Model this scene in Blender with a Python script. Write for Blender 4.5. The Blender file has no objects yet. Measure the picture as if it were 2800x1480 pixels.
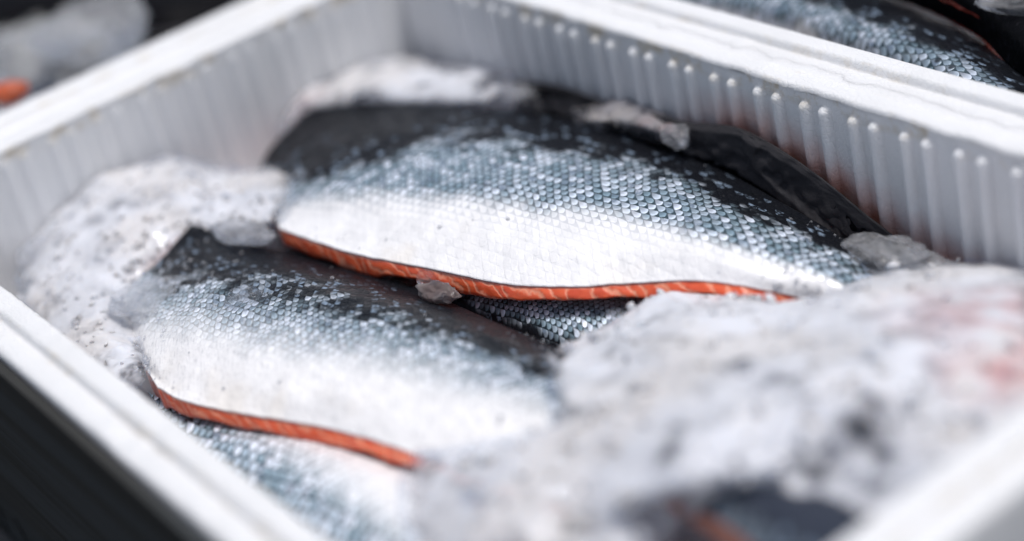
import bpy, math, random
import numpy as np
from mathutils import Vector, Matrix, noise

# ------------------------------------------------------------------ camera
S = 0.485                                   # camera height above the foam box rim (rim top = z 0)
FPX = 5020.27
pitch, roll, yaw = math.radians(29.5508), math.radians(-14.2586), math.radians(-59.9507)
FW = np.array([math.sin(yaw)*math.cos(pitch), math.cos(yaw)*math.cos(pitch), -math.sin(pitch)])
RT0 = np.array([math.cos(yaw), -math.sin(yaw), 0.0]); UP0 = np.cross(RT0, FW)
RT = RT0*math.cos(roll) + UP0*math.sin(roll)
UP = -RT0*math.sin(roll) + UP0*math.cos(roll)
CAM = np.array([0, 0, S])
scene = bpy.context.scene
cd = bpy.data.cameras.new('camera'); cam = bpy.data.objects.new('camera', cd)
scene.collection.objects.link(cam)
cam.matrix_world = Matrix(((RT[0], UP[0], -FW[0], 0), (RT[1], UP[1], -FW[1], 0), (RT[2], UP[2], -FW[2], S), (0, 0, 0, 1)))
cd.sensor_width = 36; cd.lens = FPX/2800*36
cd.clip_start = 0.01; cd.clip_end = 200
cd.dof.use_dof = True; cd.dof.focus_distance = 1.10; cd.dof.aperture_fstop = 1.65
cd.dof.aperture_blades = 0
scene.camera = cam

# ------------------------------------------------------------------ world + sun
SUN_DIR = Vector((0.17, 0.17, 0.96)).normalized()       # towards the sun
w = bpy.data.worlds.new('World'); scene.world = w; w.use_nodes = True
nt = w.node_tree; nt.nodes.clear()
sky = nt.nodes.new('ShaderNodeTexSky'); sky.sky_type = 'NISHITA'; sky.sun_disc = False
sky.sun_elevation = math.asin(SUN_DIR.z); sky.sun_rotation = math.atan2(SUN_DIR.x, SUN_DIR.y)
sky.dust_density = 3.0
hs = nt.nodes.new('ShaderNodeHueSaturation'); hs.inputs['Saturation'].default_value = 0.74
bg = nt.nodes.new('ShaderNodeBackground'); bg.inputs['Strength'].default_value = 0.10
wo = nt.nodes.new('ShaderNodeOutputWorld')
nt.links.new(sky.outputs[0], hs.inputs['Color']); nt.links.new(hs.outputs[0], bg.inputs[0]); nt.links.new(bg.outputs[0], wo.inputs[0])
ld = bpy.data.lights.new('sun', 'SUN'); ld.energy = 2.3; ld.angle = math.radians(9); ld.color = (1.0, 0.985, 0.975)
sun = bpy.data.objects.new('sun', ld); scene.collection.objects.link(sun)
sun.rotation_euler = SUN_DIR.to_track_quat('Z', 'Y').to_euler()
scene.view_settings.view_transform = 'Standard'; scene.view_settings.look = 'None'
scene.view_settings.gamma = 1; scene.view_settings.use_curve_mapping = False
scene.view_settings.exposure = 0.16
scene.cycles.use_denoising = True
scene.cycles.max_bounces = 12; scene.cycles.transparent_max_bounces = 12; scene.cycles.diffuse_bounces = 6; scene.cycles.transmission_bounces = 8
scene.cycles.caustics_refractive = False; scene.cycles.caustics_reflective = False

random.seed(4); noise.seed_set(7)

# ------------------------------------------------------------------ helpers
K = 2800/2576
def at(px, py, z):
    """a point of the place: where the photo's point lies at height z"""
    d = FW*FPX + RT*(px*K-1400) - UP*(py*K-740)
    t = (z-S)/d[2]
    return CAM + d*t

def tag(o, label=None, cat=None, group=None, kind=None):
    if label: o['label'] = label
    if cat: o['category'] = cat
    if group: o['group'] = group
    if kind: o['kind'] = kind
    return o

def empty(name, loc, label, cat, group=None):
    o = bpy.data.objects.new(name, None); scene.collection.objects.link(o)
    o.location = loc; o.empty_display_size = 0.02
    return tag(o, label, cat, group)

def mesh(name, verts, faces, mat, parent=None, uvs=None, attrs=None, smooth=True):
    me = bpy.data.meshes.new(name)
    V = np.asarray(verts, float)
    if parent is not None: V = V - np.array(parent.location)
    me.from_pydata(V.tolist(), [], [tuple(int(i) for i in f) for f in faces]); me.update()
    if uvs:
        li = np.zeros(len(me.loops), int); me.loops.foreach_get('vertex_index', li)
        for nm, arr in uvs.items():
            l = me.uv_layers.new(name=nm); l.data.foreach_set('uv', np.asarray(arr, float)[li].ravel())
    if attrs:
        for nm, arr in attrs.items():
            a = me.attributes.new(nm, 'FLOAT', 'POINT'); a.data.foreach_set('value', np.asarray(arr, float))
    if smooth: me.polygons.foreach_set('use_smooth', [True]*len(me.polygons))
    me.materials.append(mat)
    o = bpy.data.objects.new(name, me); scene.collection.objects.link(o)
    if parent is not None: o.parent = parent
    return o

def cr(P, n):
    """Catmull-Rom through the rows of P, n samples, even in parameter"""
    P = np.asarray(P, float); m = len(P)
    Q = np.vstack([2*P[0]-P[1], P, 2*P[-1]-P[-2]])
    out = []
    for t in np.linspace(0, m-1, n):
        i = min(int(t), m-2); f = t-i
        a, b, c, d = Q[i], Q[i+1], Q[i+2], Q[i+3]
        out.append(.5*((2*b)+(-a+c)*f+(2*a-5*b+4*c-d)*f*f+(-a+3*b-3*c+d)*f**3))
    return np.array(out)

def patch(rows, n, m):
    """rows of control points (first index = v, along a row = u) -> (m, n, 3)"""
    R = np.array([cr([at(*p) for p in r], n) for r in rows])
    return np.stack([cr(R[:, i], m) for i in range(n)], axis=1)

def gnormals(G):
    du = np.gradient(G, axis=1); dv = np.gradient(G, axis=0)
    N = np.cross(du, dv); N /= np.linalg.norm(N, axis=2, keepdims=True)+1e-12
    if N[..., 2].mean() < 0: N = -N
    return N

def fbm(p, sc, octs=3):
    a, s, tot = 1.0, sc, 0.0
    for _ in range(octs):
        tot += a*noise.noise(Vector((p[0]*s, p[1]*s, p[2]*s+3.1))); a *= .5; s *= 2.1
    return tot

def layered(G, offs):
    """closed shell: list of grids from top to bottom, same size"""
    m, n = G.shape[:2]; L = len(offs)
    V = np.concatenate([g.reshape(-1, 3) for g in (offs[0], offs[-1])]); F = []
    idx = lambda k, j, i: k*m*n + j*n + i
    for j in range(m-1):
        for i in range(n-1):
            F.append((idx(0, j, i), idx(0, j, i+1), idx(0, j+1, i+1), idx(0, j+1, i)))
            F.append((idx(1, j, i), idx(1, j+1, i), idx(1, j+1, i+1), idx(1, j, i+1)))
    ring = [(0, i) for i in range(n)]+[(j, n-1) for j in range(1, m)]+[(m-1, i) for i in range(n-2, -1, -1)]+[(j, 0) for j in range(m-2, 0, -1)]
    prev = [idx(0, *r) for r in ring]; base = 2*m*n; extra = []
    for k in range(1, L):
        if k < L-1:
            cur = [base+len(extra)+q for q in range(len(ring))]
            extra += [offs[k][r] for r in ring]
        else: cur = [idx(1, *r) for r in ring]
        for q in range(len(ring)):
            a, b = q, (q+1) % len(ring)
            F.append((prev[a], cur[a], cur[b], prev[b]))
        prev = cur
    if extra: V = np.vstack([V, np.array(extra)])
    # make the winding face outward (top normal up)
    p0, p1, p2 = V[F[0][0]], V[F[0][1]], V[F[0][2]]
    if np.cross(p1-p0, p2-p0)[2] < 0: F = [tuple(reversed(f)) for f in F]
    return V, F

# ------------------------------------------------------------------ node helpers
class NB:
    def __init__(s, name):
        s.m = bpy.data.materials.new(name); s.m.use_nodes = True; s.t = s.m.node_tree; s.t.nodes.clear()
        s.out = s.t.nodes.new('ShaderNodeOutputMaterial')
    def n(s, typ, **kw):
        o = s.t.nodes.new(typ)
        for k, v in kw.items(): setattr(o, k, v)
        return o
    def link(s, a, b): s.t.links.new(a, b)
    def setin(s, sock, v):
        if hasattr(v, 'is_linked') or hasattr(v, 'links'): s.link(v, sock)
        else: sock.default_value = v
    def math(s, op, a, b=0.0, c=None, clamp=False):
        o = s.n('ShaderNodeMath', operation=op); o.use_clamp = clamp
        s.setin(o.inputs[0], a); s.setin(o.inputs[1], b)
        if c is not None: s.setin(o.inputs[2], c)
        return o.outputs[0]
    def sstep(s, x, lo, hi, a=0.0, b=1.0):
        o = s.n('ShaderNodeMapRange', interpolation_type='SMOOTHSTEP')
        s.setin(o.inputs[0], x); s.setin(o.inputs[1], lo); s.setin(o.inputs[2], hi); s.setin(o.inputs[3], a); s.setin(o.inputs[4], b)
        return o.outputs[0]
    def mix(s, f, a, b, mode='MIX'):
        o = s.n('ShaderNodeMix', data_type='RGBA', blend_type=mode)
        s.setin(o.inputs[0], f)
        for k, v in ((6, a), (7, b)):
            if isinstance(v, tuple): v = (*v, 1) if len(v) == 3 else v
            s.setin(o.inputs[k], v)
        return o.outputs[2]
    def noise(s, vec, sc, det=3, rough=.5, dim='3D'):
        o = s.n('ShaderNodeTexNoise', noise_dimensions=dim)
        if vec is not None: s.link(vec, o.inputs['Vector'])
        o.inputs['Scale'].default_value = sc; o.inputs['Detail'].default_value = det; o.inputs['Roughness'].default_value = rough
        return o.outputs[0]
    def vor(s, vec, sc, feature='F1', rnd=1.0):
        o = s.n('ShaderNodeTexVoronoi', feature=feature)
        if vec is not None: s.link(vec, o.inputs['Vector'])
        o.inputs['Scale'].default_value = sc; o.inputs['Randomness'].default_value = rnd
        return o
    def bump(s, h, strength, dist, normal=None):
        o = s.n('ShaderNodeBump'); s.setin(o.inputs['Height'], h); o.inputs['Strength'].default_value = strength
        o.inputs['Distance'].default_value = dist
        if normal is not None: s.link(normal, o.inputs['Normal'])
        return o.outputs[0]
    def bsdf(s, **kw):
        b = s.n('ShaderNodeBsdfPrincipled')
        for k, v in kw.items():
            k = k.replace('_', ' ')
            if isinstance(v, tuple) and len(v) == 3 and 'Radius' not in k: v = (*v, 1)
            s.setin(b.inputs[k], v)
        s.link(b.outputs[0], s.out.inputs[0]); return b
    def obj(s): return s.n('ShaderNodeTexCoord').outputs['Object']
    def pos(s): return s.n('ShaderNodeNewGeometry').outputs['Position']
    def attr(s, nm): return s.n('ShaderNodeAttribute', attribute_name=nm).outputs['Fac']

# ------------------------------------------------------------------ materials
def foam_material():
    b = NB('foam'); p = b.pos()
    v = b.vor(p, 250); v2 = b.vor(p, 250, 'DISTANCE_TO_EDGE')
    edge = b.sstep(v2.outputs[0], 0.0, .16)
    big = b.noise(p, 14, 4); fine = b.noise(p, 90, 4, .6)
    col = b.mix(b.sstep(big, .45, .75), (.77, .77, .775), (.73, .73, .73))
    col = b.mix(b.math('MULTIPLY', b.sstep(edge, 0, 1, 1, 0), .10), col, (.6, .6, .6))
    stain = b.attr('stain')
    sn = b.math('MULTIPLY', stain, b.sstep(b.noise(p, 30, 3), .3, .6, .45, 1), clamp=True)
    col = b.mix(sn, col, (.60, .27, .20))
    tan = b.attr('dirt'); dn = b.math('MULTIPLY', tan, b.sstep(b.noise(p, 55, 5, .65), .46, .64), clamp=True)
    col = b.mix(dn, col, (.55, .46, .32))
    h = b.math('ADD', b.math('MULTIPLY', edge, .5), b.math('MULTIPLY', fine, .6))
    nrm = b.bump(h, .55, .0008)
    b.bsdf(Base_Color=col, Roughness=.42, Normal=nrm, Subsurface_Weight=.6, Subsurface_Radius=(1, 1, 1), Subsurface_Scale=.012, Specular_IOR_Level=.4)
    return b.m

def skin_material(name, jit=.10, v0=.22, v1=.36, w0=.5, w1=.75, dark=(.008, .009, .012), messy=0.0, bright=1.0, leftdark=0.0):
    """v = 0 at the back ... 1 at the belly cut. dark until v0..v1, plates until w0..w1, then white belly"""
    b = NB(name); p = b.pos()
    uvl = b.n('ShaderNodeUVMap', uv_map='lattice').outputs[0]
    uvs = b.n('ShaderNodeUVMap', uv_map='body').outputs[0]
    sp = b.n('ShaderNodeSeparateXYZ'); b.link(uvs, sp.inputs[0]); U, V = sp.outputs[0], sp.outputs[1]
    # warp of the scale lattice
    wn = b.n('ShaderNodeTexNoise'); b.link(p, wn.inputs['Vector']); wn.inputs['Scale'].default_value = 120; wn.inputs['Detail'].default_value = 2
    ws = b.n('ShaderNodeVectorMath', operation='SUBTRACT'); b.link(wn.outputs['Color'], ws.inputs[0]); ws.inputs[1].default_value = (.5, .5, .5)
    wm = b.n('ShaderNodeVectorMath', operation='SCALE'); b.link(ws.outputs[0], wm.inputs[0]); wm.inputs['Scale'].default_value = jit*4+messy
    wl = b.n('ShaderNodeTexNoise'); b.link(p, wl.inputs['Vector']); wl.inputs['Scale'].default_value = 18; wl.inputs['Detail'].default_value = 1
    wl2 = b.n('ShaderNodeVectorMath', operation='MULTIPLY_ADD'); b.link(wl.outputs['Color'], wl2.inputs[0]); wl2.inputs[1].default_value = (2.0+4*messy,)*3
    b.link(wm.outputs[0], wl2.inputs[2])
    ad = b.n('ShaderNodeVectorMath', operation='ADD'); b.link(uvl, ad.inputs[0]); b.link(wl2.outputs[0], ad.inputs[1])
    fl = b.n('ShaderNodeVectorMath', operation='FLOOR'); b.link(ad.outputs[0], fl.inputs[0])
    fl2 = b.n('ShaderNodeVectorMath', operation='MULTIPLY'); b.link(fl.outputs[0], fl2.inputs[0]); fl2.inputs[1].default_value = (1, 1, 0)
    fr = b.n('ShaderNodeVectorMath', operation='FRACTION'); b.link(ad.outputs[0], fr.inputs[0])
    fs = b.n('ShaderNodeSeparateXYZ'); b.link(fr.outputs[0], fs.inputs[0])
    wh = b.n('ShaderNodeTexWhiteNoise', noise_dimensions='3D'); b.link(fl2.outputs[0], wh.inputs['Vector'])
    rnd = wh.outputs['Value']; rs = b.n('ShaderNodeSeparateColor'); b.link(wh.outputs['Color'], rs.inputs[0])
    # rounded free edge
    fx, fy = fs.outputs[0], fs.outputs[1]
    d = b.math('SQRT', b.math('ADD', b.math('MULTIPLY', fx, fx), b.math('MULTIPLY', fy, fy)))
    rim = b.math('ADD', .90, b.math('MULTIPLY', rnd, .14))
    mask = b.sstep(b.math('SUBTRACT', rim, d), -.04, .06)
    side = b.math('MULTIPLY', b.sstep(fx, 0, .12), b.sstep(fy, 0, .12))
    mask = b.math('MULTIPLY', mask, b.math('MULTIPLY_ADD', side, .6, .4))
    ribs = b.math('SINE', b.math('MULTIPLY', b.math('ARCTAN2', fy, b.math('ADD', fx, .05)), 34))
    h = b.math('MULTIPLY', mask, b.math('MULTIPLY_ADD', d, .9, .25))
    # pigment
    pn = b.noise(p, 34, 4, .6); pf = b.noise(p, 260, 3, .6)
    vv = b.math('ADD', V, b.math('MULTIPLY', b.math('SUBTRACT', pn, .5), .42))
    vv = b.math('ADD', vv, b.math('MULTIPLY', b.math('SUBTRACT', rnd, .5), .07))
    vv = b.math('SUBTRACT', vv, b.sstep(U, .30, .02, 0, leftdark))
    plate = b.sstep(vv, v0, v1)                      # plates start to be silver
    white = b.sstep(b.math('ADD', V, b.math('MULTIPLY', b.math('SUBTRACT', pn, .5), .2)), w0, w1)
    tint = b.mix(rs.outputs[0], (.34, .50, .60), (.62, .67, .76))
    shine = b.math('MULTIPLY', b.math('MULTIPLY_ADD', b.math('MULTIPLY', d, d), .75, .35), b.math('MULTIPLY_ADD', rnd, .45, .75))
    shine = b.math('MULTIPLY', shine, b.math('MULTIPLY_ADD', ribs, .06, 1.0))
    sil = b.n('ShaderNodeVectorMath', operation='SCALE'); b.link(tint, sil.inputs[0]); b.link(b.math('MULTIPLY', shine, bright), sil.inputs['Scale'])
    pig = b.mix(b.math('MULTIPLY', mask, plate), b.mix(plate, dark, (.010, .030, .038)), sil.outputs[0])
    # sparse half-lit plates inside the dark back
    sparse = b.math('MULTIPLY', b.math('GREATER_THAN', rs.outputs[1], .80), b.math('MULTIPLY', mask, b.sstep(vv, v0-.22, v0)))
    pig = b.mix(b.math('MULTIPLY', sparse, b.sstep(pf, .4, .6)), pig, (.20, .26, .34))
    belly = b.mix(b.sstep(b.noise(p, 45, 4, .6), .35, .7), (.86, .85, .85), (.78, .77, .77))
    belly = b.mix(b.math('MULTIPLY', rnd, .25), belly, (.92, .91, .90))
    gap = b.math('MULTIPLY', b.math('MULTIPLY', b.math('SUBTRACT', 1.0, mask), 1-messy*2.2), b.math('MULTIPLY_ADD', b.sstep(V, w0, b.math('ADD', w1, .12)), -.67, .72))
    belly = b.mix(gap, belly, (.26, .30, .36))
    col = b.mix(white, pig, belly)
    # rubbed streaks across the scales
    mp = b.n('ShaderNodeMapping'); b.link(uvl, mp.inputs[0]); mp.inputs['Scale'].default_value = (3.2, .9, 1)
    stn = b.noise(mp.outputs[0], 1.0, 4, .65)
    col = b.mix(b.math('MULTIPLY', b.sstep(stn, .5, .72), b.math('MULTIPLY', plate, .08+messy*1.6)), col, (.82, .81, .80))
    col = b.mix(b.math('MULTIPLY', b.sstep(stn, .5, .32), b.math('MULTIPLY', plate, .05+messy*.9)), col, (.16, .17, .20))
    # black spots on the flank
    vs = b.vor(p, 62); spot = b.sstep(vs.outputs['Distance'], .10, .19, 1, 0)
    ssel = b.n('ShaderNodeSeparateColor'); b.link(vs.outputs['Color'], ssel.inputs[0])
    spot = b.math('MULTIPLY', spot, b.math('GREATER_THAN', ssel.outputs[0], .35))
    spot = b.math('MULTIPLY', spot, b.sstep(V, w0-.05, w0+.12, 1, 0))
    col = b.mix(b.math('MULTIPLY', spot, .9), col, (.006, .007, .008))
    # lateral line
    # warm slime and fat patches low on the belly
    slime = b.math('MULTIPLY', b.sstep(b.noise(p, 22, 3), .52, .7), b.sstep(V, .6, .9))
    col = b.mix(b.math('MULTIPLY', slime, .45), col, (.74, .68, .60))
    metal = b.math('MULTIPLY', b.math('MULTIPLY', mask, plate), b.math('MULTIPLY_ADD', white, -.30, .32))
    rough = b.math('MULTIPLY_ADD', rnd, .16, b.sstep(V, v0, w1, .30, .36))
    rough = b.math('ADD', rough, b.math('MULTIPLY', b.math('SUBTRACT', pf, .5), .25))
    rough = b.math('ADD', rough, b.math('MULTIPLY', white, .10))
    # per-plate tilt + plates + wrinkles
    tilt = b.math('ADD', b.math('MULTIPLY', fx, b.math('SUBTRACT', rs.outputs[1], .5)), b.math('MULTIPLY', fy, b.math('SUBTRACT', rs.outputs[2], .5)))
    h = b.math('ADD', h, b.math('MULTIPLY', tilt, 1.2))
    h = b.math('MULTIPLY', h, b.math('MULTIPLY_ADD', white, -.70-messy*.9, 1.0))
    n1 = b.bump(b.math('ADD', h, b.math('MULTIPLY', pf, .7+messy)), .75, .0006)
    n2 = b.bump(b.noise(p, 70, 3, .55), .5, .0016, n1)
    b.bsdf(Base_Color=col, Metallic=metal, Roughness=rough, Normal=n2, Coat_Weight=b.math('MULTIPLY_ADD', plate, .56, .04), Coat_Roughness=.09, Specular_IOR_Level=b.math('MULTIPLY_ADD', plate, .39, .08))
    return b.m

def black_skin_material():
    b = NB('black_skin'); p = b.pos()
    f = b.noise(p, 190, 4, .65); g = b.noise(p, 40, 3)
    col = b.mix(b.sstep(f, .5, .75), (.003, .003, .004), (.016, .016, .020))
    uvs = b.n('ShaderNodeUVMap', uv_map='body').outputs[0]
    sp = b.n('ShaderNodeSeparateXYZ'); b.link(uvs, sp.inputs[0]); V = sp.outputs[1]
    col = b.mix(b.math('MULTIPLY', b.sstep(V, .16, .10), .8), col, (.05, .048, .052))
    nrm = b.bump(b.math('ADD', f, b.math('MULTIPLY', g, 2)), .6, .001)
    b.bsdf(Base_Color=col, Roughness=b.math('MULTIPLY_ADD', f, .4, .36), Normal=nrm, Specular_IOR_Level=.06)
    return b.m

def flesh_material():
    b = NB('flesh'); p = b.pos()
    uv = b.n('ShaderNodeUVMap', uv_map='cut').outputs[0]
    sp = b.n('ShaderNodeSeparateXYZ'); b.link(uv, sp.inputs[0]); U, V = sp.outputs[0], sp.outputs[1]
    ph = b.math('ADD', b.math('MULTIPLY', U, 78), b.math('MULTIPLY', V, -1.15))
    ph = b.math('ADD', ph, b.math('MULTIPLY', b.noise(p, 45, 4), 4.0))
    fr = b.math('FRACT', ph)
    line = b.sstep(b.math('ABSOLUTE', b.math('SUBTRACT', fr, .5)), .0, .26, 1, 0)
    col = b.mix(b.sstep(b.noise(p, 90, 3), .35, .7), (.76, .125, .043), (.64, .085, .032))
    col = b.mix(b.math('MULTIPLY', line, .58), col, (.92, .46, .30))
    red = b.sstep(V, .55, 1.0)
    col = b.mix(b.math('MULTIPLY', red, .6), col, (.42, .03, .022))
    col = b.mix(b.sstep(V, .14, .02, 0, .5), col, (.86, .50, .40))
    nrm = b.bump(b.math('ADD', b.math('MULTIPLY', line, -.6), b.noise(p, 300, 3)), .5, .0006)
    b.bsdf(Base_Color=col, Roughness=.33, Normal=nrm, Subsurface_Weight=.25, Subsurface_Radius=(1, .35, .2), Subsurface_Scale=.003, Coat_Weight=.3, Coat_Roughness=.12)
    return b.m

def slush_material(name='slush', tintc=(.67, .68, .72), trans=0.0, dk=1.0, pocket=.24):
    b = NB(name); p = b.pos()
    n0 = b.noise(p, 20, 3, .5); nm = b.noise(p, 48, 3, .55); n1 = b.noise(p, 85, 4, .6); n2 = b.noise(p, 420, 4, .6)
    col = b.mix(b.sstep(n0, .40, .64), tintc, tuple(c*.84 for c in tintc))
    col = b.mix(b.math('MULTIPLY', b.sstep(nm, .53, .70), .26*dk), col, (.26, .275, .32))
    col = b.mix(b.math('MULTIPLY', b.sstep(b.noise(p, 14, 3), .48, .64), .55), col, (.62, .585, .56))
    bl = b.attr('blood')
    col = b.mix(b.math('MULTIPLY', bl, b.sstep(b.noise(p, 48, 4), .3, .62)), col, (.50, .20, .19))
    wet = b.attr('wet')
    col = b.mix(b.math('MULTIPLY', wet, b.math('MULTIPLY', b.sstep(n1, .36, .60), .5)), col, (.16, .17, .22))
    nrm = b.bump(b.math('ADD', n1, b.math('MULTIPLY', n2, .22)), .42, .0014)
    b.bsdf(Base_Color=col, Roughness=b.math('MULTIPLY_ADD', n1, .4, .22), Normal=nrm, Subsurface_Weight=.85, Subsurface_Radius=(.8, .9, 1.0), Subsurface_Scale=.012,
           Transmission_Weight=trans, IOR=1.31, Specular_IOR_Level=.5, Coat_Weight=.3, Coat_Roughness=.1)
    bs = b.out.inputs[0].links[0].from_socket
    thin = b.attr('thin')
    th = b.math('ADD', b.math('ADD', thin, b.math('MULTIPLY', wet, .42)), b.math('MULTIPLY', b.math('SUBTRACT', nm, .5), 1.2))
    tp = b.math('ADD', b.sstep(th, .18, .85, 0, .90), b.sstep(nm, .50, .66, 0, pocket), clamp=True)
    t = b.n('ShaderNodeBsdfTransparent'); t.inputs[0].default_value = (.95, .97, 1, 1)
    mx = b.n('ShaderNodeMixShader'); b.link(tp, mx.inputs[0]); b.link(bs, mx.inputs[1]); b.link(t.outputs[0], mx.inputs[2]); b.link(mx.outputs[0], b.out.inputs[0])
    return b.m

def ice_material(name='clear_ice', rough=.05, see=.8, col=(.95, .97, 1.0), white=.06):
    b = NB(name); p = b.pos()
    n1 = b.noise(p, 140, 4, .6); n2 = b.noise(p, 420, 3, .6)
    nrm = b.bump(b.math('ADD', n1, b.math('MULTIPLY', n2, .3)), .45, .0012)
    g = b.n('ShaderNodeBsdfPrincipled'); b.setin(g.inputs['Base Color'], (*col, 1)); b.setin(g.inputs['Roughness'], b.math('MULTIPLY_ADD', n1, .12, rough))
    b.link(nrm, g.inputs['Normal']); b.setin(g.inputs['Transmission Weight'], 1-white*2); g.inputs['IOR'].default_value = 1.31
    t = b.n('ShaderNodeBsdfTransparent'); t.inputs[0].default_value = (.97, .98, 1, 1)
    mx = b.n('ShaderNodeMixShader'); b.setin(mx.inputs[0], b.sstep(n1, .35, .65, see*1.2, see*.7)); b.link(g.outputs[0], mx.inputs[1]); b.link(t.outputs[0], mx.inputs[2])
    b.link(mx.outputs[0], b.out.inputs[0])
    return b.m

def shade_panel_material():  # shade of the outer foam wall held in a streaked dark base colour
    b = NB('shade_panel'); p = b.pos()
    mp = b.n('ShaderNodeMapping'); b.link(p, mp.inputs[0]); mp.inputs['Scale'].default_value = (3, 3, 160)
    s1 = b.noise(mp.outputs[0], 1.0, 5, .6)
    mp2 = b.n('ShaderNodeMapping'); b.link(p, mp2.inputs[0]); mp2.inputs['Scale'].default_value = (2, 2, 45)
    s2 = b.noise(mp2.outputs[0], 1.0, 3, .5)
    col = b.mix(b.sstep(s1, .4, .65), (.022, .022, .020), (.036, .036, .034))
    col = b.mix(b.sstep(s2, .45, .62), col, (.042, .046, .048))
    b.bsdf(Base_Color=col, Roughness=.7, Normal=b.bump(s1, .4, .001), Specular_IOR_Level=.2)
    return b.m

def plain(name, col, rough=.6):
    b = NB(name); p = b.pos(); c = b.mix(b.noise(p, 12, 4), col, tuple(x*.6 for x in col))
    b.bsdf(Base_Color=c, Roughness=rough); return b.m

FOAM = foam_material(); BLACK = black_skin_material(); FLESH = flesh_material()
SLUSH = slush_material(); ICE = ice_material(); CLOUDY = ice_material('cloudy_ice', .10, .62, (.97, .97, .99), .14)
BROWNICE = slush_material('brown_ice', (.20, .15, .14), .4, 1.0, .5)
WETSLUSH = slush_material('wet_slush', (.42, .39, .40), .35, 1.5)
SKIN1 = skin_material('skin_regular', v0=.17, v1=.30, w0=.47, w1=.65, bright=1.3, leftdark=.22)
SKIN2 = skin_material('skin_rubbed', v0=.27, v1=.42, w0=.36, w1=.70, messy=.30, bright=1.35)
SKIN3 = skin_material('skin_flank', v0=.16, v1=.40, w0=.50, w1=.85, bright=1.7, leftdark=.6)
SKIN4 = skin_material('skin_blue', v0=-.35, v1=.22, w0=.20, w1=.75, dark=(.05, .08, .10), bright=1.7)
SKIN7 = skin_material('skin_neighbour', v0=.38, v1=.60, w0=.80, w1=1.0)

# ------------------------------------------------------------------ table
def box(name, x0, x1, y0, y1, z0, z1, mat, parent=None):
    V = [(x, y, z) for z in (z0, z1) for y in (y0, y1) for x in (x0, x1)]
    F = [(0, 2, 3, 1), (4, 5, 7, 6), (0, 1, 5, 4), (2, 6, 7, 3), (0, 4, 6, 2), (1, 3, 7, 5)]
    return mesh(name, V, F, mat, parent, smooth=False)
tb = box('table', -3.2, 1.2, -1.2, 2.6, -.26, -.222, plain('table_grey', (.10, .10, .10), .5))
tag(tb, kind='structure')

# ------------------------------------------------------------------ foam boxes
TH = .032
CONT = [(-1.2, -.12), (-.95, -.10), (-.90, -.07), (-.859, -.050), (-.815, -.043), (-.78, -.048), (-.748, -.057), (-.717, -.070), (-.684, -.083), (-.643, -.097), (-.45, -.12)]
def contact(x): return float(np.interp(x, [c[0] for c in CONT], [c[1] for c in CONT]))

def inner_wall(a, b, inward, ztop, zbot, ribs, zrib, stainf=None, rh=.0054):
    """ribbed inner wall: from a to b (xy), ribs swell towards `inward`"""
    a, b = np.array(a, float), np.array(b, float); L = np.linalg.norm(b-a); t = (b-a)/L
    n = int(L/.0012); zs = list(np.linspace(ztop, ztop-.03, 34))+list(np.linspace(ztop-.034, zbot, 14))
    V, st, di = [], [], []
    for z in zs:
        for i in range(n+1):
            s = L*i/n; best = min((abs(s-r) for r in ribs), default=9)
            h = 0.0
            zz = z-(zrib+.0035*math.sin(0))
            hw = .0041
            if best < hw:
                r = best if zz <= 0 else math.hypot(best, zz*1.0)
                if r < hw: h = rh*math.sqrt(max(0, 1-(r/hw)**2))
            q = a+t*s+np.array(inward)*h
            V.append((q[0], q[1], z))
            st.append(stainf(q[0], z) if stainf else 0)
            di.append(max(0, 1-abs(z-ztop)/.012))
    F = [(j*(n+1)+i, j*(n+1)+i+1, (j+1)*(n+1)+i+1, (j+1)*(n+1)+i) for j in range(len(zs)-1) for i in range(n)]
    return V, F, st, di

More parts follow.
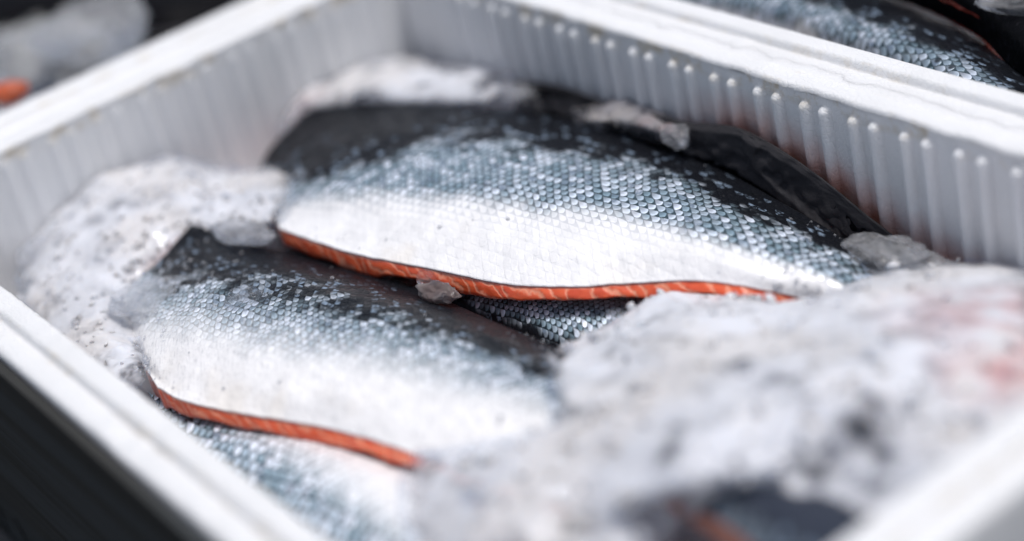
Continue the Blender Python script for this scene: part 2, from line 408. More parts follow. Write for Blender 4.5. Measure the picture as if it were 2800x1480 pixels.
def foam_box(x0, x1, y0, y1, label, depth=.17, rough=1.0, fr0=0.0115, fl0=.0147, seed=1, z=0.0, stain=False):
    root = empty('foam_box', ((x0+x1)/2, (y0+y1)/2, -.222), label, 'fish box', 'white foam fish boxes standing side by side')
    lipz = z-.0035
    # rib positions: pairs
    def pairs(L, first, gap, period):
        o, s = [], first
        while s < L-.01:
            o.append(s); o.append(s+gap); s += period
        return o
    def pr(L, ref, gap, per):
        k = math.floor(ref/per); s = ref-k*per; o = []
        while s < L-.008:
            if s > .008: o.append(s)
            if .008 < s+gap < L-.008: o.append(s+gap)
            s += per
        return o
    V, F, ST, DI = [], [], [], []
    def add(v, f, s, d):
        o = len(V); V.extend(v); F.extend([tuple(i+o for i in q) for q in f]); ST.extend(s); DI.extend(d)
    sf = None
    if stain:
        def sf(x, zz):
            c = contact(x); e = (zz-c)/.030
            m = max(0, min(1, (x+.90)/.10))*max(0, 1-max(0, x+.60)/.05)
            return m*max(0, 1-e)**1.3 if e > -1.5 else m*.6
    zr = z-.013
    add(*inner_wall((x0, y1), (x1, y1), (0, -1), lipz, z-depth, pr(x1-x0, -.954-x0 if stain else .03, .0163, .0400), zr, sf))
    add(*inner_wall((x0, y0), (x0, y1), (1, 0), lipz, z-depth, pr(y1-y0, .318-y0 if stain else .03, .0150, .0378), zr, None, .0013))
    add(*inner_wall((x1, y0), (x0, y0), (0, 1), lipz, z-depth, pr(x1-x0, .03, .0163, .0400), zr))
    add(*inner_wall((x1, y1), (x1, y0), (-1, 0), lipz, z-depth, pr(y1-y0, .03, .0150, .0378), zr))
    o = mesh('inner_wall', V, [tuple(reversed(f)) for f in F], FOAM, root, attrs={'stain': ST, 'dirt': DI})
    # rim: profile swept round the mouth, mitred corners; t = distance outward from the mouth
    prof = [(0, -.0035), (.0003, -.0014), (.0014, -.0003), (.003, 0), (.012, 0), (.0136, -.0005), (.0146, -.002), (.0152, -.0046), (.0160, -.0055), (.0175, -.0050), (.019, -.0046), (TH-.004, -.0046), (TH-.0015, -.0052), (TH-.0004, -.0068), (TH, -.010), (TH, -.05), (TH-.004, -.20)]
    cs = [((x0, y0), (-1, -1)), ((x1, y0), (1, -1)), ((x1, y1), (1, 1)), ((x0, y1), (-1, 1))]
    RV, RF, RD = [], [], []
    for k in range(4):
        (ax, ay), (adx, ady) = cs[k]; (bx, by), (bdx, bdy) = cs[(k+1) % 4]
        n = int(math.hypot(bx-ax, by-ay)/.003); base = len(RV)
        for i in range(n+1):
            f = i/n
            for (t, dz) in prof:
                x = (ax+adx*t)*(1-f)+(bx+bdx*t)*f; y = (ay+ady*t)*(1-f)+(by+bdy*t)*f
                e = fbm((x*1.0, y*1.0, seed), 55, 3)
                jag = max(0, fbm((x, y, seed+4), 16, 2))*rough
                top = 1.0 if t < TH-.001 else .3
                ddz = (e*.0005+jag*e*.0022)*top
                off = (e*.0006+jag*.0012*fbm((x, y, seed+9), 120, 2))*top if 0 < f < 1 else 0
                # outward direction
                if k == 0: y -= off
                elif k == 1: x += off
                elif k == 2: y += off
                else: x -= off
                RV.append((x, y, z+dz+ddz)); RD.append(.28 if .012 < t < .018 else (.25 if t < .0015 else 0.0))
        m = len(prof)
        RF += [(base+i*m+j, base+(i+1)*m+j, base+(i+1)*m+j+1, base+i*m+j+1) for i in range(n) for j in range(m-1)]
    mesh('rim', RV, [tuple(reversed(f)) for f in RF], FOAM, root, attrs={'stain': [0]*len(RV), 'dirt': RD})
    box('floor', x0-.001, x1+.001, y0-.001, y1+.001, z-depth-.03, z-depth+.001, FOAM, root)
    return root

X0, X1, Y0, Y1 = -1.203, -.449, .238, .662
foam_box(X0, X1, Y0, Y1, 'white foam box in the centre holding overlapping salmon sides under crushed ice', stain=True, seed=1)
foam_box(X0+.03, X1+.03, Y1+.001+2*TH-.010, Y1+2*TH+.42, 'white foam box at the upper right edge with one scaly fish beside its rim', seed=5, rough=1.3)
foam_box(X0-2*TH-.001-.754, X0-2*TH-.001, Y0-.02, Y1-.02, 'white foam box at the upper left corner, blurred, with ice lumps in it', seed=9)

# added dark panel; its colour stands for shade on the outer long foam wall
pb = box('shade_panel', -1.6, -.34, Y0-TH-.0075, Y0-TH-.002, -.2215, -.009, shade_panel_material())
tag(pb, 'added dark streaked panel standing for the shaded outer foam wall below the left rim', 'shade panel')
MARK = plain('black_marker', (.002, .002, .002), .5)
# a scrawl of black marker on the shade panel near the corner of the picture
def onplane_y(px, py, yy):
    d = FW*FPX+RT*(px*K-1400)-UP*(py*K-740); t = yy/d[1]; return CAM+d*t
def stroke(pts, wd):
    yy = Y0-TH-.0083
    c = cr([onplane_y(px, py, yy) for px, py in pts], 24)
    V, F = [], []
    for i, q in enumerate(c):
        t = c[min(i+1, 23)]-c[max(i-1, 0)]; t[1] = 0; t /= np.linalg.norm(t); n = np.array([-t[2], 0, t[0]])
        ww = wd*(.35+.65*math.sin(math.pi*i/23))
        for s, dy in ((-1, 0), (1, 0), (1, .0007), (-1, .0007)): V.append(q+n*ww*s+np.array([0, dy, 0]))
    for i in range(23):
        for k in range(4): F.append((i*4+k, (i+1)*4+k, (i+1)*4+(k+1) % 4, i*4+(k+1) % 4))
    return V, F
for pts, wd in (([(-6, 1278), (8, 1312), (20, 1345), (36, 1364), (50, 1390)], .0022), ([(34, 1304), (46, 1326), (58, 1350), (74, 1376)], .0020), ([(-14, 1310), (-2, 1340), (10, 1366), (24, 1392)], .0024)):
    v, f = stroke(pts, wd)
    mesh('marker_stroke', v, f, MARK).parent = pb

# ------------------------------------------------------------------ fish
LA = np.array([[6.9, 7.0], [1.2, -4.75]])*1e-3      # lattice vectors as columns (metres)
LI = np.linalg.inv(LA)
def fillet(label, stations, skinmat, thick=(.008, .004), mid=.010, n=150, m=60, lat=1.0, wrinkle=.0010, cutv=1, fleshmat=None, smin=.0011, box_clamp=True, group='salmon sides lying skin up in the foam boxes', latrot=0.0):
    """stations along the fish, each = points from back (v 0) to belly cut (v 1)"""
    rows = list(zip(*stations))
    G = patch(rows, n, m)
    if box_clamp:
        G[..., 1] = np.clip(G[..., 1], Y0+.002, Y1-.004); G[..., 0] = np.clip(G[..., 0], X0+.004, X1-.004)
    N = gnormals(G)
    for j in range(m):
        for i in range(n):
            p = G[j, i]; e = min(1, 4*min(j, m-1-j)/m+.15)
            G[j, i] = p+N[j, i]*(fbm(p, 24, 3)*wrinkle*1.6*e+fbm(p, 90, 2)*wrinkle*.35*e)
            if j > m*.75: G[j, i, 2] += fbm((p[0], p[1], 5), 110, 2)*.0005
    N = gnormals(G)
    c, s_ = math.cos(latrot), math.sin(latrot)
    xy = G[..., :2].reshape(-1, 2)@np.array([[c, s_], [-s_, c]])
    lu = (LI@(xy.T/lat)).T
    uu, vv = np.meshgrid(np.linspace(0, 1, n), np.linspace(0, 1, m))
    body = np.stack([uu, vv], -1).reshape(-1, 2)
    base = G.reshape(-1, 3).mean(0); base[2] = G[..., 2].min()-.012
    root = empty('salmon_fillet', base, label, 'salmon fillet', group)
    bot = G-N*smin
    V, F = layered(G, [G, bot])
    mesh('skin', V, F, skinmat, root, uvs={'lattice': np.vstack([lu, lu]), 'body': np.vstack([body, body])})
    # flesh below
    U = uu; Vv = vv
    te = thick[0]*(1-U)+thick[1]*U
    tn = np.array([[1+.5*fbm((G[j, i, 0], G[j, i, 1], 2), 22, 3) for i in range(n)] if j in (0, m-1) else [1]*n for j in range(m)])
    te = te*np.clip(np.where(Vv > .5, tn[-1][None, :], tn[0][None, :]), .5, 1.6)
    prof = te+(mid)*np.sin(np.pi*np.clip(Vv, 0, 1))**.8
    outd = np.zeros_like(G)
    dv = np.gradient(G, axis=0); dv[..., 2] = 0; dv /= np.linalg.norm(dv, axis=2, keepdims=True)+1e-9
    outd = dv*np.where(Vv > .5, 1, -1)[..., None]
    L = []
    K_ = 9
    for k in range(K_):
        f = k/(K_-1)
        off = G-N*smin*.9-np.array([0, 0, 1])*(prof*f)[..., None]
        bul = math.sin(math.pi*min(1, f*1.1))*.0012-.0006+.0068*min(f, .8)-.018*max(0, f-.8)
        bul = np.where(Vv > .5, bul, -.002-.004*f)[..., None]
        nz = np.array([[fbm((G[j, i, 0], G[j, i, 1], f*.02+1), 160, 2) for i in range(n)] if j in (0, m-1) else [0]*n for j in range(m)])
        off = off+outd*bul+outd*(nz*.0006)[..., None]
        L.append(off)
    V2, F2 = layered(L[0], L)
    # cut uv: arc length along, depth
    arc = np.concatenate([[0], np.cumsum(np.linalg.norm(np.diff(G[m-1], axis=0), axis=1))])
    top = np.stack([np.tile(arc, (m, 1)), np.zeros((m, n))], -1).reshape(-1, 2)
    bt = top.copy(); bt[:, 1] = 1
    ring = [(0, i) for i in range(n)]+[(j, n-1) for j in range(1, m)]+[(m-1, i) for i in range(n-2, -1, -1)]+[(j, 0) for j in range(m-2, 0, -1)]
    ex = [[arc[r[1]]+(0 if r[1] not in (0, n-1) else (r[0]/m)*.1), k/(K_-1)] for k in range(1, K_-1) for r in ring]
    uv = np.vstack([top, bt, np.array(ex)])
    mesh('flesh', V2, F2, fleshmat or FLESH, root, uvs={'cut': uv})
    return root, G, N

# -- the big side across the middle
f1 = [
 [(792, 262, -.070), (662, 398, -.080), (676, 505, -.066), (690, 545, -.064), (704, 574, -.059)],
 [(1000, 257, -.066), (880, 370, -.052), (840, 475, -.050), (850, 555, -.056), (880, 634, -.058)],
 [(1170, 268, -.066), (1095, 350, -.048), (1060, 470, -.044), (1065, 570, -.050), (1085, 676, -.058)],
 [(1330, 284, -.066), (1280, 375, -.046), (1250, 480, -.041), (1250, 590, -.047), (1265, 713, -.058)],
 [(1490, 312, -.066), (1460, 400, -.047), (1440, 500, -.041), (1430, 610, -.046), (1430, 721, -.058)],
 [(1640, 362, -.066), (1630, 440, -.048), (1610, 530, -.042), (1595, 620, -.047), (1590, 712, -.058)],
 [(1800, 420, -.067), (1790, 500, -.050), (1775, 575, -.044), (1760, 645, -.048), (1750, 706, -.057)],
 [(1950, 500, -.069), (1940, 570, -.055), (1930, 635, -.050), (1915, 685, -.053), (1895, 724, -.059)],
 [(2120, 600, -.074), (2110, 650, -.064), (2095, 690, -.060), (2080, 730, -.064), (2060, 765, -.072)],
 [(2290, 720, -.088), (2280, 755, -.082), (2265, 785, -.080), (2245, 815, -.083), (2220, 850, -.090)],
]
R1, G1, N1 = fillet('large silver salmon side across the middle, its orange cut edge facing the lower fish', f1, SKIN1, thick=(.0125, .0036), n=260, m=100)

# -- the lower left side
f2 = [
 [(484, 560, -.054), (400, 652, -.060), (310, 745, -.066), (345, 885, -.062), (396, 972, -.054)],
 [(622, 614, -.066), (560, 680, -.047), (455, 790, -.044), (400, 895, -.050), (470, 1010, -.054)],
 [(790, 640, -.079), (740, 710, -.043), (640, 830, -.037), (580, 935, -.043), (620, 1042, -.052)],
 [(950, 686, -.081), (915, 755, -.042), (840, 870, -.035), (780, 970, -.040), (790, 1070, -.051)],
 [(1082, 738, -.074), (1085, 805, -.042), (1040, 905, -.035), (980, 1010, -.040), (950, 1110, -.050)],
 [(1240, 808, -.060), (1260, 872, -.043), (1225, 955, -.037), (1170, 1060, -.042), (1110, 1165, -.051)],
 [(1390, 872, -.063), (1420, 930, -.048), (1400, 1010, -.043), (1360, 1110, -.047), (1300, 1225, -.055)],
 [(1560, 950, -.072), (1590, 1010, -.060), (1570, 1090, -.056), (1530, 1190, -.060), (1480, 1300, -.070)],
]
R2, G2, N2 = fillet('lower salmon side left of the heaped ice, mottled grey with a dark back', f2, SKIN2, thick=(.0135, .0034), n=240, m=110, lat=.8)

# -- the side that shows between the two
f3 = [
 [(1020, 800, -.096), (1040, 745, -.085), (1060, 700, -.083), (1080, 650, -.085)],
 [(1210, 850, -.094), (1225, 775, -.079), (1240, 725, -.076), (1260, 670, -.082)],
 [(1400, 915, -.094), (1415, 820, -.079), (1425, 755, -.075), (1440, 680, -.082)],
 [(1560, 925, -.094), (1570, 830, -.081), (1575, 765, -.077), (1580, 680, -.083)],
 [(1760, 960, -.098), (1760, 860, -.088), (1760, 790, -.084), (1760, 690, -.088)],
]
fillet('salmon side wedged between the two larger ones, only a dark-to-silver strip showing', f3, SKIN3, thick=(.004, .004), mid=.004, n=120, m=60, lat=.62)

# -- below the lower cut edge
f4 = [
 [(370, 985, -0.072), (450, 1020, -0.069), (600, 1030, -0.067), (800, 1050, -0.070), (1000, 1080, -0.075)],
 [(480, 1120, -0.070), (580, 1110, -0.064), (720, 1120, -0.060), (900, 1130, -0.062), (1080, 1160, -0.068)],
 [(640, 1240, -0.068), (720, 1220, -0.061), (840, 1220, -0.055), (990, 1225, -0.056), (1160, 1240, -0.064)],
 [(800, 1370, -0.066), (870, 1345, -0.059), (980, 1330, -0.052), (1110, 1330, -0.053), (1260, 1330, -0.062)],
 [(960, 1510, -0.066), (1030, 1480, -0.059), (1130, 1460, -0.053), (1240, 1450, -0.055), (1370, 1440, -0.062)],
]
fillet('blue grey salmon side under the lower orange cut edge, next to the left rim', f4, SKIN4, thick=(.004, .004), mid=.004, n=120, m=80)

# -- black back between the big side and the ribbed wall
f6 = [
 [(1290, 200, -.061), (1300, 232, -.068), (1300, 275, -.080), (1300, 320, -.094)],
 [(1400, 215, -.053), (1410, 245, -.059), (1420, 290, -.072), (1430, 340, -.088)],
 [(1540, 262, -.053), (1550, 290, -.058), (1560, 330, -.070), (1560, 380, -.086)],
 [(1660, 292, -.047), (1665, 325, -.055), (1668, 370, -.069), (1670, 420, -.084)],
 [(1740, 309, -.044), (1745, 350, -.054), (1752, 400, -.068), (1765, 450, -.082)],
 [(1850, 321, -.0365), (1858, 375, -.050), (1870, 450, -.070), (1880, 510, -.086)],
 [(1952, 372, -.0415), (1947, 430, -.057), (1950, 505, -.076), (1955, 560, -.092)],
 [(2052, 440, -.051), (2037, 500, -.068), (2040, 565, -.084), (2045, 620, -.098)],
 [(2152, 520, -.063), (2127, 570, -.077), (2130, 625, -.091), (2135, 680, -.105)],
 [(2262, 607, -.077), (2227, 650, -.090), (2222, 695, -.101), (2225, 750, -.115)],
 [(2380, 700, -.091), (2350, 735, -.102), (2335, 770, -.112), (2330, 820, -.122)],
]
fillet('black backed salmon side squeezed upright against the ribbed wall of the box', f6, BLACK, thick=(.003, .003), mid=.003, n=220, m=50, wrinkle=.0012, fleshmat=BLACK)

# -- under the heaped ice in the foreground
f5 = [
 [(1790, 905, -.052), (1700, 960, -.036), (1600, 1030, -.035), (1560, 1130, -.045)],
 [(1900, 985, -.030), (1800, 1050, -.024), (1700, 1130, -.024), (1640, 1210, -.040)],
 [(2010, 1062, -.030), (1930, 1120, -.028), (1830, 1200, -.016), (1740, 1275, -.034)],
 [(2180, 1060, -.032), (2110, 1150, -.027), (1950, 1262, -.014), (1800, 1300, -.026)],
 [(2330, 1180, -.028), (2230, 1260, -.016), (2060, 1330, -.012), (1895, 1372, -.024)],
 [(2440, 1280, -.026), (2330, 1370, -.012), (2180, 1450, -.010), (1980, 1490, -.028)],
]
SKIN5 = skin_material('skin_foreground', v0=.75, v1=1.2, w0=1.3, w1=1.6, dark=(.035, .042, .06))
fillet('dark salmon side in the near corner, buried under ice, pink cut edge at the bottom', f5, SKIN5, thick=(.012, .014), mid=.004, n=110, m=70, fleshmat=plain('pale_flesh', (.62, .25, .17), .4))

# -- neighbour box, upper right
f7 = [
 [(1700, -160, -.060), (1700, -100, -.040), (1680, -40, -.040), (1660, 20, -.055)],
 [(2000, -90, -.050), (1960, -30, -.028), (1930, 10, -.028), (1880, 60, -.045)],
 [(2200, -30, -.046), (2180, 20, -.024), (2150, 80, -.022), (2100, 140, -.040)],
 [(2400, 50, -.044), (2370, 100, -.022), (2330, 150, -.020), (2280, 220, -.038)],
 [(2560, 150, -.044), (2520, 190, -.022), (2480, 240, -.020), (2420, 300, -.038)],
 [(2700, 250, -.046), (2660, 290, -.026), (2620, 330, -.024), (2560, 380, -.040)],
]
fillet('scaly salmon side in the upper right foam box, grey to black flank beside the rim', f7, SKIN7, thick=(.008, .006), mid=.006, n=150, m=70, box_clamp=False)
f8 = [
 [(2000, -330, -.030), (2020, -240, -.012), (2050, -150, -.014), (2080, -50, -.040)],
 [(2250, -230, -.028), (2260, -150, -.008), (2280, -70, -.010), (2290, 10, -.036)],
 [(2480, -130, -.028), (2470, -60, -.006), (2460, 10, -.010), (2450, 82, -.034)],
 [(2680, -30, -.028), (2660, 30, -.008), (2600, 110, -.012), (2545, 172, -.034)],
 [(2860, 70, -.030), (2830, 130, -.012), (2760, 220, -.016), (2700, 290, -.038)],
]
fillet('black salmon side in the top right corner with a thin orange cut edge', f8, BLACK, thick=(.0006, .0050), mid=.004, n=120, m=60, box_clamp=False)
# -- neighbour box, upper left
f9 = [
 [(-60, -120, -.05), (-60, -60, -.03), (-60, 20, -.03), (-60, 120, -.05)],
 [(200, -160, -.05), (200, -100, -.03), (200, -20, -.03), (200, 60, -.05)],
 [(420, -160, -.05), (420, -100, -.035), (420, -10, -.035), (420, 70, -.05)],
 [(640, -180, -.06), (640, -120, -.05), (640, -60, -.05), (640, 10, -.06)],
]
fillet('dark salmon side lying under ice lumps in the upper left foam box', f9, BLACK, thick=(.006, .006), mid=.004, n=80, m=40, box_clamp=False, fleshmat=BLACK)

# ------------------------------------------------------------------ ice
def chip_verts(r, rng):
    """a small irregular convex lump"""
    vs = []
    for lat in (-.85, -.3, .35, .9):
        k = 5 if abs(lat) < .5 else 3
        ph = rng.random()*6
        for i in range(k):
            a = ph+i*2*math.pi/k+rng.uniform(-.3, .3); c = math.sqrt(max(0, 1-lat*lat))
            s = r*rng.uniform(.75, 1.15)
            vs.append((math.cos(a)*c*s, math.sin(a)*c*s, lat*s))
    import bmesh
    bm = bmesh.new(); [bm.verts.new(v) for v in vs]
    bmesh.ops.convex_hull(bm, input=bm.verts); bm.verts.ensure_lookup_table(); bm.verts.index_update()
    used = [v for v in bm.verts if v.link_faces]
    ix = {v: i for i, v in enumerate(used)}
    V = np.array([v.co[:] for v in used]); F = [tuple(ix[v] for v in f.verts) for f in bm.faces]
    bm.free(); return V, F
rng = random.Random(11)
CHIPS = [chip_verts(1, rng) for _ in range(14)]

def ice_patch(label, rows, n=120, m=80, lump=.0035, chips=400, csize=(.0012, .004), name='crushed_ice', blood=None, wet=None, clamp=(X0+.003, X1-.003, Y0+.003, Y1-.003), seed=1, depth=.05, mat=None, edge=14):
    G = patch(rows, n, m)
    N = gnormals(G); ss = seed*1.7
    for j in range(m):
        for i in range(n):
            p = G[j, i]; q = (p[0], p[1], p[2]+ss)
            e = min(1, .35+5*min(j/m, (m-1-j)/m, i/n, (n-1-i)/n))
            d = fbm(q, 30, 3)*lump*1.3+abs(fbm(q, 110, 2))*lump*.45+fbm(q, 320, 2)*lump*.12
            G[j, i] = p+N[j, i]*d*e
    if clamp:
        G[..., 0] = np.clip(G[..., 0], clamp[0], clamp[1]); G[..., 1] = np.clip(G[..., 1], clamp[2], clamp[3])
    B = G.copy(); B[..., 2] = np.minimum(B[..., 2]-depth, -.13) if depth > .02 else B[..., 2]-depth
    V, F = layered(G, [G, B]); V = list(V); F = list(F)
    r = random.Random(seed)
    nV = np.array(V); parts = [nV]; off = len(nV)
    N = gnormals(G)
    for c in range(chips):
        j = r.randrange(1, m-1); i = r.randrange(1, n-1); cv, cf = CHIPS[r.randrange(len(CHIPS))]
        s = r.uniform(*csize)*(1 if r.random() > .06 else 1.8)
        R = np.array(Matrix.Rotation(r.random()*6.28, 3, Vector((r.gauss(0, 1), r.gauss(0, 1), r.gauss(0, 1)+.1)).normalized()))
        v = (cv*np.array([1, r.uniform(.5, .9), r.uniform(.35, .7)]))@R.T*s+G[j, i]+N[j, i]*s*r.uniform(-.3, .45)
        if clamp and (v[:, 0].min() < clamp[0]-.001 or v[:, 1].max() > clamp[3]+.001): continue
        parts.append(v); F += [tuple(q+off for q in f) for f in cf]; off += len(v)
    V = np.vstack(parts)
    def field(spots):
        a = np.zeros(len(V))
        if spots:
            for (px, py, z, rad, st) in spots:
                c = at(px, py, z); d = np.hypot(V[:, 0]-c[0], V[:, 1]-c[1])/rad
                a = np.maximum(a, st*np.clip(1.3-d, 0, 1))
        return a
    uu, vv = np.meshgrid(np.linspace(0, 1, n), np.linspace(0, 1, m))
    ed = np.minimum.reduce([uu*n/edge, (1-uu)*n/edge, vv*m/edge, (1-vv)*m/edge])
    t0 = np.clip(1-ed, 0, 1).ravel()
    th = np.concatenate([t0, np.ones(m*n)]+[np.full(len(q), r.uniform(0, .8)) for q in parts[1:]])
    o = mesh(name, V, F, mat or SLUSH, attrs={'blood': field(blood), 'wet': field(wet), 'thin': th})
    tag(o, label, 'crushed ice', kind='stuff')
    return o, G

# bed of slush filling the box under the fish
def bed(x0, x1, y0, y1, z, label, seed):
    n, m = 120, 80; xs, ys = np.linspace(x0, x1, n), np.linspace(y0, y1, m)
    G = np.zeros((m, n, 3))
    for j in range(m):
        for i in range(n):
            zz = z+fbm((xs[i], ys[j], seed), 20, 3)*.012+fbm((xs[i], ys[j], seed), 120, 2)*.003
            G[j, i] = (xs[i], ys[j], zz)
    B = G.copy(); B[..., 2] = -.1690
    V, F = layered(G, [G, B]); o = mesh('ice_bed', V, F, SLUSH); tag(o, label, 'crushed ice', kind='stuff'); return o
bed(X0+.004, X1-.004, Y0+.004, Y1-.004, -.108, 'bed of crushed ice under the salmon sides in the central foam box', 1)
bed(X0+.034, X1+.026, Y1+2*TH-.005, Y1+2*TH+.415, -.085, 'bed of crushed ice in the upper right foam box', 3)
bed(X0-2*TH-.75, X0-2*TH-.006, Y0-.015, Y1-.025, -.075, 'bed of crushed ice in the upper left foam box', 6)

# left mound
ice_patch('mound of crushed ice at the left end of the central box, beside the lower salmon side',
 [[(40, 650, -.085), (120, 520, -.07), (245, 420, -.056), (420, 388, -.058), (590, 418, -.072), (738, 425, -.074)],
  [(40, 720, -.075), (160, 600, -.054), (290, 500, -.047), (440, 460, -.046), (590, 475, -.054), (745, 470, -.058)],
  [(70, 800, -.075), (175, 720, -.058), (320, 620, -.054), (460, 555, -.052), (590, 560, -.054), (712, 548, -.057)],
  [(150, 900, -.062), (245, 835, -.052), (345, 735, -.070), (480, 645, -.074), (590, 625, -.076), (700, 605, -.080)],
  [(350, 1010, -.055), (368, 940, -.046), (400, 800, -.085), (540, 700, -.088), (620, 670, -.088), (700, 640, -.090)]],
 n=150, m=120, lump=.0030, chips=500, csize=(.0010, .0030), seed=2,
 wet=[(330, 520, -.05, .014, .7), (250, 650, -.055, .012, .6), (420, 480, -.046, .010, .5), (200, 560, -.05, .010, .6), (400, 600, -.05, .008, .5), (90, 640, -.06, .012, .5)])
# strip behind the big side
ice_patch('sheet of crushed ice behind the big salmon side, up against the far walls',
 [[(690, 250, -.10), (750, 160, -.09), (900, 100, -.095), (1120, 110, -.11), (1352, 180, -.085)],
  [(690, 300, -.08), (760, 215, -.064), (930, 160, -.064), (1150, 170, -.066), (1350, 205, -.060)],
  [(700, 340, -.08), (775, 262, -.066), (950, 235, -.060), (1150, 240, -.060), (1345, 250, -.058)],
  [(720, 380, -.09), (785, 300, -.078), (950, 292, -.076), (1150, 290, -.076), (1330, 282, -.068)]],
 n=130, m=70, edge=42, lump=.0020, chips=70, csize=(.0008, .0024), seed=5, blood=[(760, 250, -.06, .02, .25)])
# small heap on the black back
ice_patch('small grey heap of wet ice on the black back near the middle of the far wall',
 [[(1430, 270, -.068), (1545, 240, -.064), (1640, 262, -.060), (1735, 320, -.062)],
  [(1440, 288, -.058), (1550, 262, -.053), (1650, 282, -.050), (1735, 335, -.052)],
  [(1450, 305, -.057), (1560, 300, -.051), (1655, 325, -.049), (1735, 352, -.052)],
  [(1470, 322, -.068), (1570, 335, -.063), (1660, 352, -.060), (1735, 374, -.062)]],
 n=70, m=40, lump=.0026, chips=60, csize=(.0010, .003), seed=8, depth=.004, mat=WETSLUSH,
 blood=[(1650, 330, -.05, .02, .35)], wet=[(1560, 270, -.055, .02, .5), (1640, 280, -.05, .02, .7)])
# big mound in the near right
ice_patch('great mound of crushed ice filling the near right end of the central box, out of focus',
 [[(1392, 880, -.064), (1480, 840, -.066), (1575, 790, -.066), (1665, 738, -.064), (1760, 738, -.066), (1860, 748, -.068), (1960, 770, -.068), (2090, 735, -.068), (2210, 680, -.068), (2400, 655, -.076), (2660, 640, -.085)],
  [(1380, 905, -.034), (1480, 862, -.040), (1570, 806, -.042), (1665, 750, -.044), (1760, 750, -.048), (1860, 755, -.050), (1960, 775, -.046), (2100, 742, -.044), (2230, 712, -.048), (2420, 710, -.052), (2660, 700, -.06)],
  [(1378, 980, -.018), (1490, 950, -.018), (1600, 900, -.018), (1700, 850, -.020), (1800, 840, -.022), (1900, 850, -.022), (2010, 850, -.022), (2150, 830, -.024), (2290, 810, -.028), (2460, 800, -.034), (2660, 800, -.040)],
  [(1380, 1070, -.016), (1500, 1050, -.008), (1620, 1010, -.004), (1740, 980, -.002), (1860, 970, -.002), (1980, 960, -.004), (2100, 950, -.008), (2230, 930, -.014), (2370, 910, -.022), (2520, 900, -.028), (2680, 900, -.030)],
  [(1050, 1142, -.044), (1290, 1140, -.022), (1480, 1120, -.008), (1660, 1110, -.002), (1830, 1100, .000), (1990, 1090, -.002), (2140, 1070, -.010), (2290, 1040, -.018), (2430, 1010, -.022), (2560, 990, -.024), (2700, 980, -.026)],
  [(1000, 1250, -.052), (1200, 1245, -.028), (1400, 1235, -.014), (1590, 1225, -.008), (1770, 1210, -.006), (1940, 1190, -.008), (2100, 1160, -.016), (2260, 1130, -.020), (2420, 1100, -.020), (2560, 1070, -.020), (2700, 1040, -.020)],
  [(1020, 1370, -.052), (1200, 1375, -.032), (1380, 1370, -.022), (1540, 1330, -.024), (1680, 1280, -.030), (1830, 1272, -.028), (2000, 1292, -.020), (2200, 1300, -.014), (2380, 1240, -.014), (2520, 1160, -.020), (2700, 1110, -.020)],
  [(1100, 1500, -.050), (1300, 1510, -.045), (1480, 1510, -.040), (1620, 1470, -.048), (1760, 1400, -.056), (1900, 1380, -.054), (2070, 1400, -.042), (2280, 1400, -.030), (2420, 1320, -.024), (2560, 1230, -.024), (2700, 1180, -.024)]],
 n=220, m=170, lump=.0028, chips=300, csize=(.0015, .0050), seed=3,
 wet=[(2060, 1285, -.02, .016, .9), (2200, 1270, -.02, .014, .7), (1700, 1240, -.02, .014, .9), (1850, 1265, -.02, .014, .9), (2170, 1130, -.02, .030, .8), (2080, 1200, -.02, .022, 1.1), (2230, 1200, -.02, .02, .9), (1960, 1320, -.02, .025, 1.2), (1880, 980, -.02, .010, .9), (1950, 1030, -.02, .012, 1.0), (2040, 1110, -.02, .010, .8), (1640, 905, -.04, .02, .35), (1750, 1030, -.03, .02, .25)], blood=[(2560, 940, -.03, .035, .8), (2480, 800, -.04, .05, .45), (2600, 760, -.04, .04, .5)])

def lump_obj(name, label, px, py, z, size, mat, rot=0, seed=0, res=3, rough=.25, cat='ice piece', group=None):
    """a free-lying piece of ice: rounded, knobbly, flattened"""
    import bmesh
    bm = bmesh.new(); bmesh.ops.create_icosphere(bm, subdivisions=res+1, radius=1)
    c = at(px, py, z); ca, sa = math.cos(rot), math.sin(rot)
    V = []
    for v in bm.verts:
        q = v.co
        k = 1+rough*fbm((q[0]+seed, q[1], q[2]), 1.1, 3)+rough*.5*abs(fbm((q[0], q[1]+seed, q[2]), 2.6, 2))
        p = q*k; x, y = p[0]*size[0], p[1]*size[1]
        V.append((c[0]+x*ca-y*sa, c[1]+x*sa+y*ca, c[2]+p[2]*size[2]))
    F = [tuple(v.index for v in f.verts) for f in bm.faces]; bm.free()
    o = mesh(name, [np.array(v)-c for v in V], F, mat); o.location = c
    n = 0
    return tag(o, label, cat, group)
G_ = 'loose pieces of ice lying on the fish'
def surf_z(G, px, py):
    """height of a fish surface where the photo's point meets it"""
    best, bz = 1e9, 0
    d = G.reshape(-1, 3)-CAM
    w_ = d@FW; x = 1400+FPX*(d@RT)/w_; y = 740-FPX*(d@UP)/w_
    k = np.argmin((x-px*K)**2+(y-py*K)**2); return float(G.reshape(-1, 3)[k, 2])
z2 = lambda px, py: surf_z(G2, px, py)
z1 = lambda px, py: surf_z(G1, px, py)
lump_obj('ice_chunk', 'clear knobbly ice chunk on the mottled flank of the lower salmon side', 617, 752, z2(617, 752)+.003, (.014, .010, .005), ICE, .3, 1, group=G_)
lump_obj('ice_sheet', 'thin wet sheet of ice melting over the left end of the lower salmon side', 385, 752, z2(385, 752)+.000, (.030, .022, .004), CLOUDY, .2, 4, res=3, rough=.4, group=G_)
lump_obj('ice_chunk', 'speckled grey slab of ice over the top left corner of the lower salmon side', 612, 585, -.052, (.024, .012, .006), CLOUDY, .25, 7, group=G_)
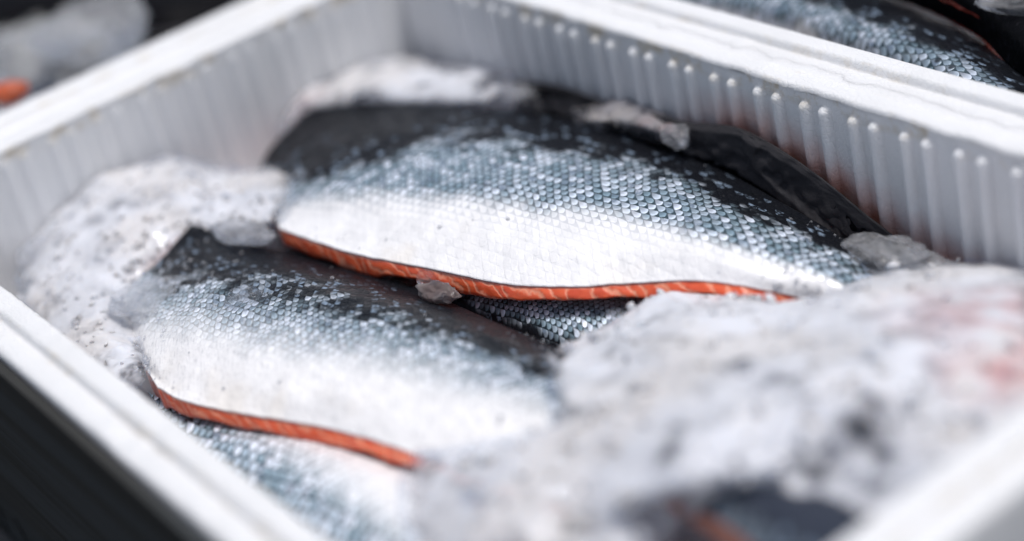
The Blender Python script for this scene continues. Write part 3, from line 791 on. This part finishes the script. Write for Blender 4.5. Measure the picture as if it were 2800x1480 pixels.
lump_obj('ice_chunk', 'small brownish clump of ice where the orange edge meets the dark back', 1100, 737, -.058, (.014, .008, .004), BROWNICE, .1, 9, rough=.45, group=G_)
lump_obj('ice_chunk', 'glassy drop of ice sitting on the orange edge above the brownish clump', 1072, 700, -.058, (.006, .005, .005), ICE, .1, 12, group=G_)
lump_obj('ice_chip', 'tiny white ice chip just under the orange edge, left one of two', 1230, 716, -.066, (.0024, .0016, .0016), ICE, .1, 15, res=2, group=G_)
lump_obj('ice_chip', 'tiny upright ice sliver on the orange edge, right one of two', 1314, 716, -.066, (.0013, .0012, .0030), ICE, .1, 17, res=2, group=G_)
lump_obj('ice_chunk', 'bright white ice lump at the right tip of the lower orange edge', 1078, 1152, z2(1100, 1150)+.004, (.008, .006, .005), CLOUDY, .4, 19, group=G_)
lump_obj('ice_chunk', 'clear grey ice lump at the right end of the black back beside the wall', 2215, 640, -.072, (.024, .016, .007), CLOUDY, .2, 21, rough=.5, group=G_)
lump_obj('ice_chunk', 'dark wet ice lump right of the clear grey one, touching the ribbed wall', 2335, 690, -.078, (.024, .014, .007), CLOUDY, .1, 23, rough=.4, group=G_)
lump_obj('ice_chunk', 'rounded ice lump at the tip of the small heap, where the black back begins', 1700, 345, -.048, (.012, .008, .007), CLOUDY, -.2, 26, rough=.3, group=G_)
lump_obj('ice_chunk', 'faint clear ice patch near the left rim above the start of the lower orange edge', 350, 880, z2(350, 880)+.001, (.014, .010, .003), ICE, .4, 29, rough=.4, group=G_)
lump_obj('ice_chunk', 'purplish ice lump at the far left edge of the left ice mound', 85, 640, -.066, (.012, .012, .010), CLOUDY, .1, 31, rough=.3, group=G_)
# ice in the upper left box
GL = 'ice lumps in the upper left box'
lump_obj('ice_lump', 'big blurred grey ice lump in the upper left box near the dark gap', 235, 75, -.012, (.040, .045, .022), CLOUDY, .3, 41, group=GL)
lump_obj('ice_lump', 'blurred pale ice lump at the left edge in the upper left box', 60, 150, -.030, (.040, .040, .022), CLOUDY, .3, 43, group=GL)
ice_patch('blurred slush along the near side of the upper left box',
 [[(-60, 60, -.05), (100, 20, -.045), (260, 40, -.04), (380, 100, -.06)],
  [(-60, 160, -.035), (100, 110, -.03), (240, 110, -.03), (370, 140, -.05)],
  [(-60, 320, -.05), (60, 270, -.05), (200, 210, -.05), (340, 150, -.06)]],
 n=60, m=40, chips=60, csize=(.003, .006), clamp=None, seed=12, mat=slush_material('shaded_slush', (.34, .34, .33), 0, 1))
mesh_f = lump_obj('salmon_scrap', 'blurred scrap of orange salmon flesh at the left edge in the upper left box', 22, 232, -.010, (.016, .012, .008), plain('scrap_orange', (.62, .12, .04), .4), .5, 45, cat='salmon scrap')
lump_obj('ice_lump', 'grey ice lump in the extreme top right corner on the black fish', 2560, 4, -.002, (.030, .012, .006), CLOUDY, .3, 47, group='ice in the upper right box')

# crumbs of ice and beads of melt water lying on the skins and the rim
def crumbs(label, spots, seed, mat, size=(.0006, .0020), name='ice_crumbs'):
    r = random.Random(seed); parts, F, off = [], [], 0
    for c, nn in spots:
        cv, cf = CHIPS[r.randrange(len(CHIPS))]; s_ = r.uniform(*size)
        R = np.array(Matrix.Rotation(r.random()*6.28, 3, Vector((r.gauss(0, 1), r.gauss(0, 1), 1)).normalized()))
        v = (cv*np.array([1, r.uniform(.6, 1), r.uniform(.4, .8)]))@R.T*s_+c+nn*s_*.3
        parts.append(v); F += [tuple(q+off for q in f) for f in cf]; off += len(v)
    o = mesh(name, np.vstack(parts), F, mat); tag(o, label, 'ice crumbs', kind='stuff')
def pick(G, N, seed, count, f):
    r = random.Random(seed); m, n = G.shape[:2]; o = []
    while len(o) < count:
        u, v = r.random(), r.random()
        if r.random() < f(u, v): o.append((G[int(v*(m-1)), int(u*(n-1))], N[int(v*(m-1)), int(u*(n-1))]))
    return o
crumbs('fine crumbs of ice scattered over the big middle salmon side', pick(G1, N1, 1, 110, lambda u, v: (.9 if u < .13 and v > .35 else 0)+(.9 if u > .80 else 0)+.03), 3, CLOUDY)
crumbs('fine crumbs of ice scattered over the lower left salmon side', pick(G2, N2, 2, 240, lambda u, v: (.9 if u < .16 else 0)+(.9 if u > .74 else 0)+(.25 if u < .4 and v < .3 else 0)+.03), 5, CLOUDY)
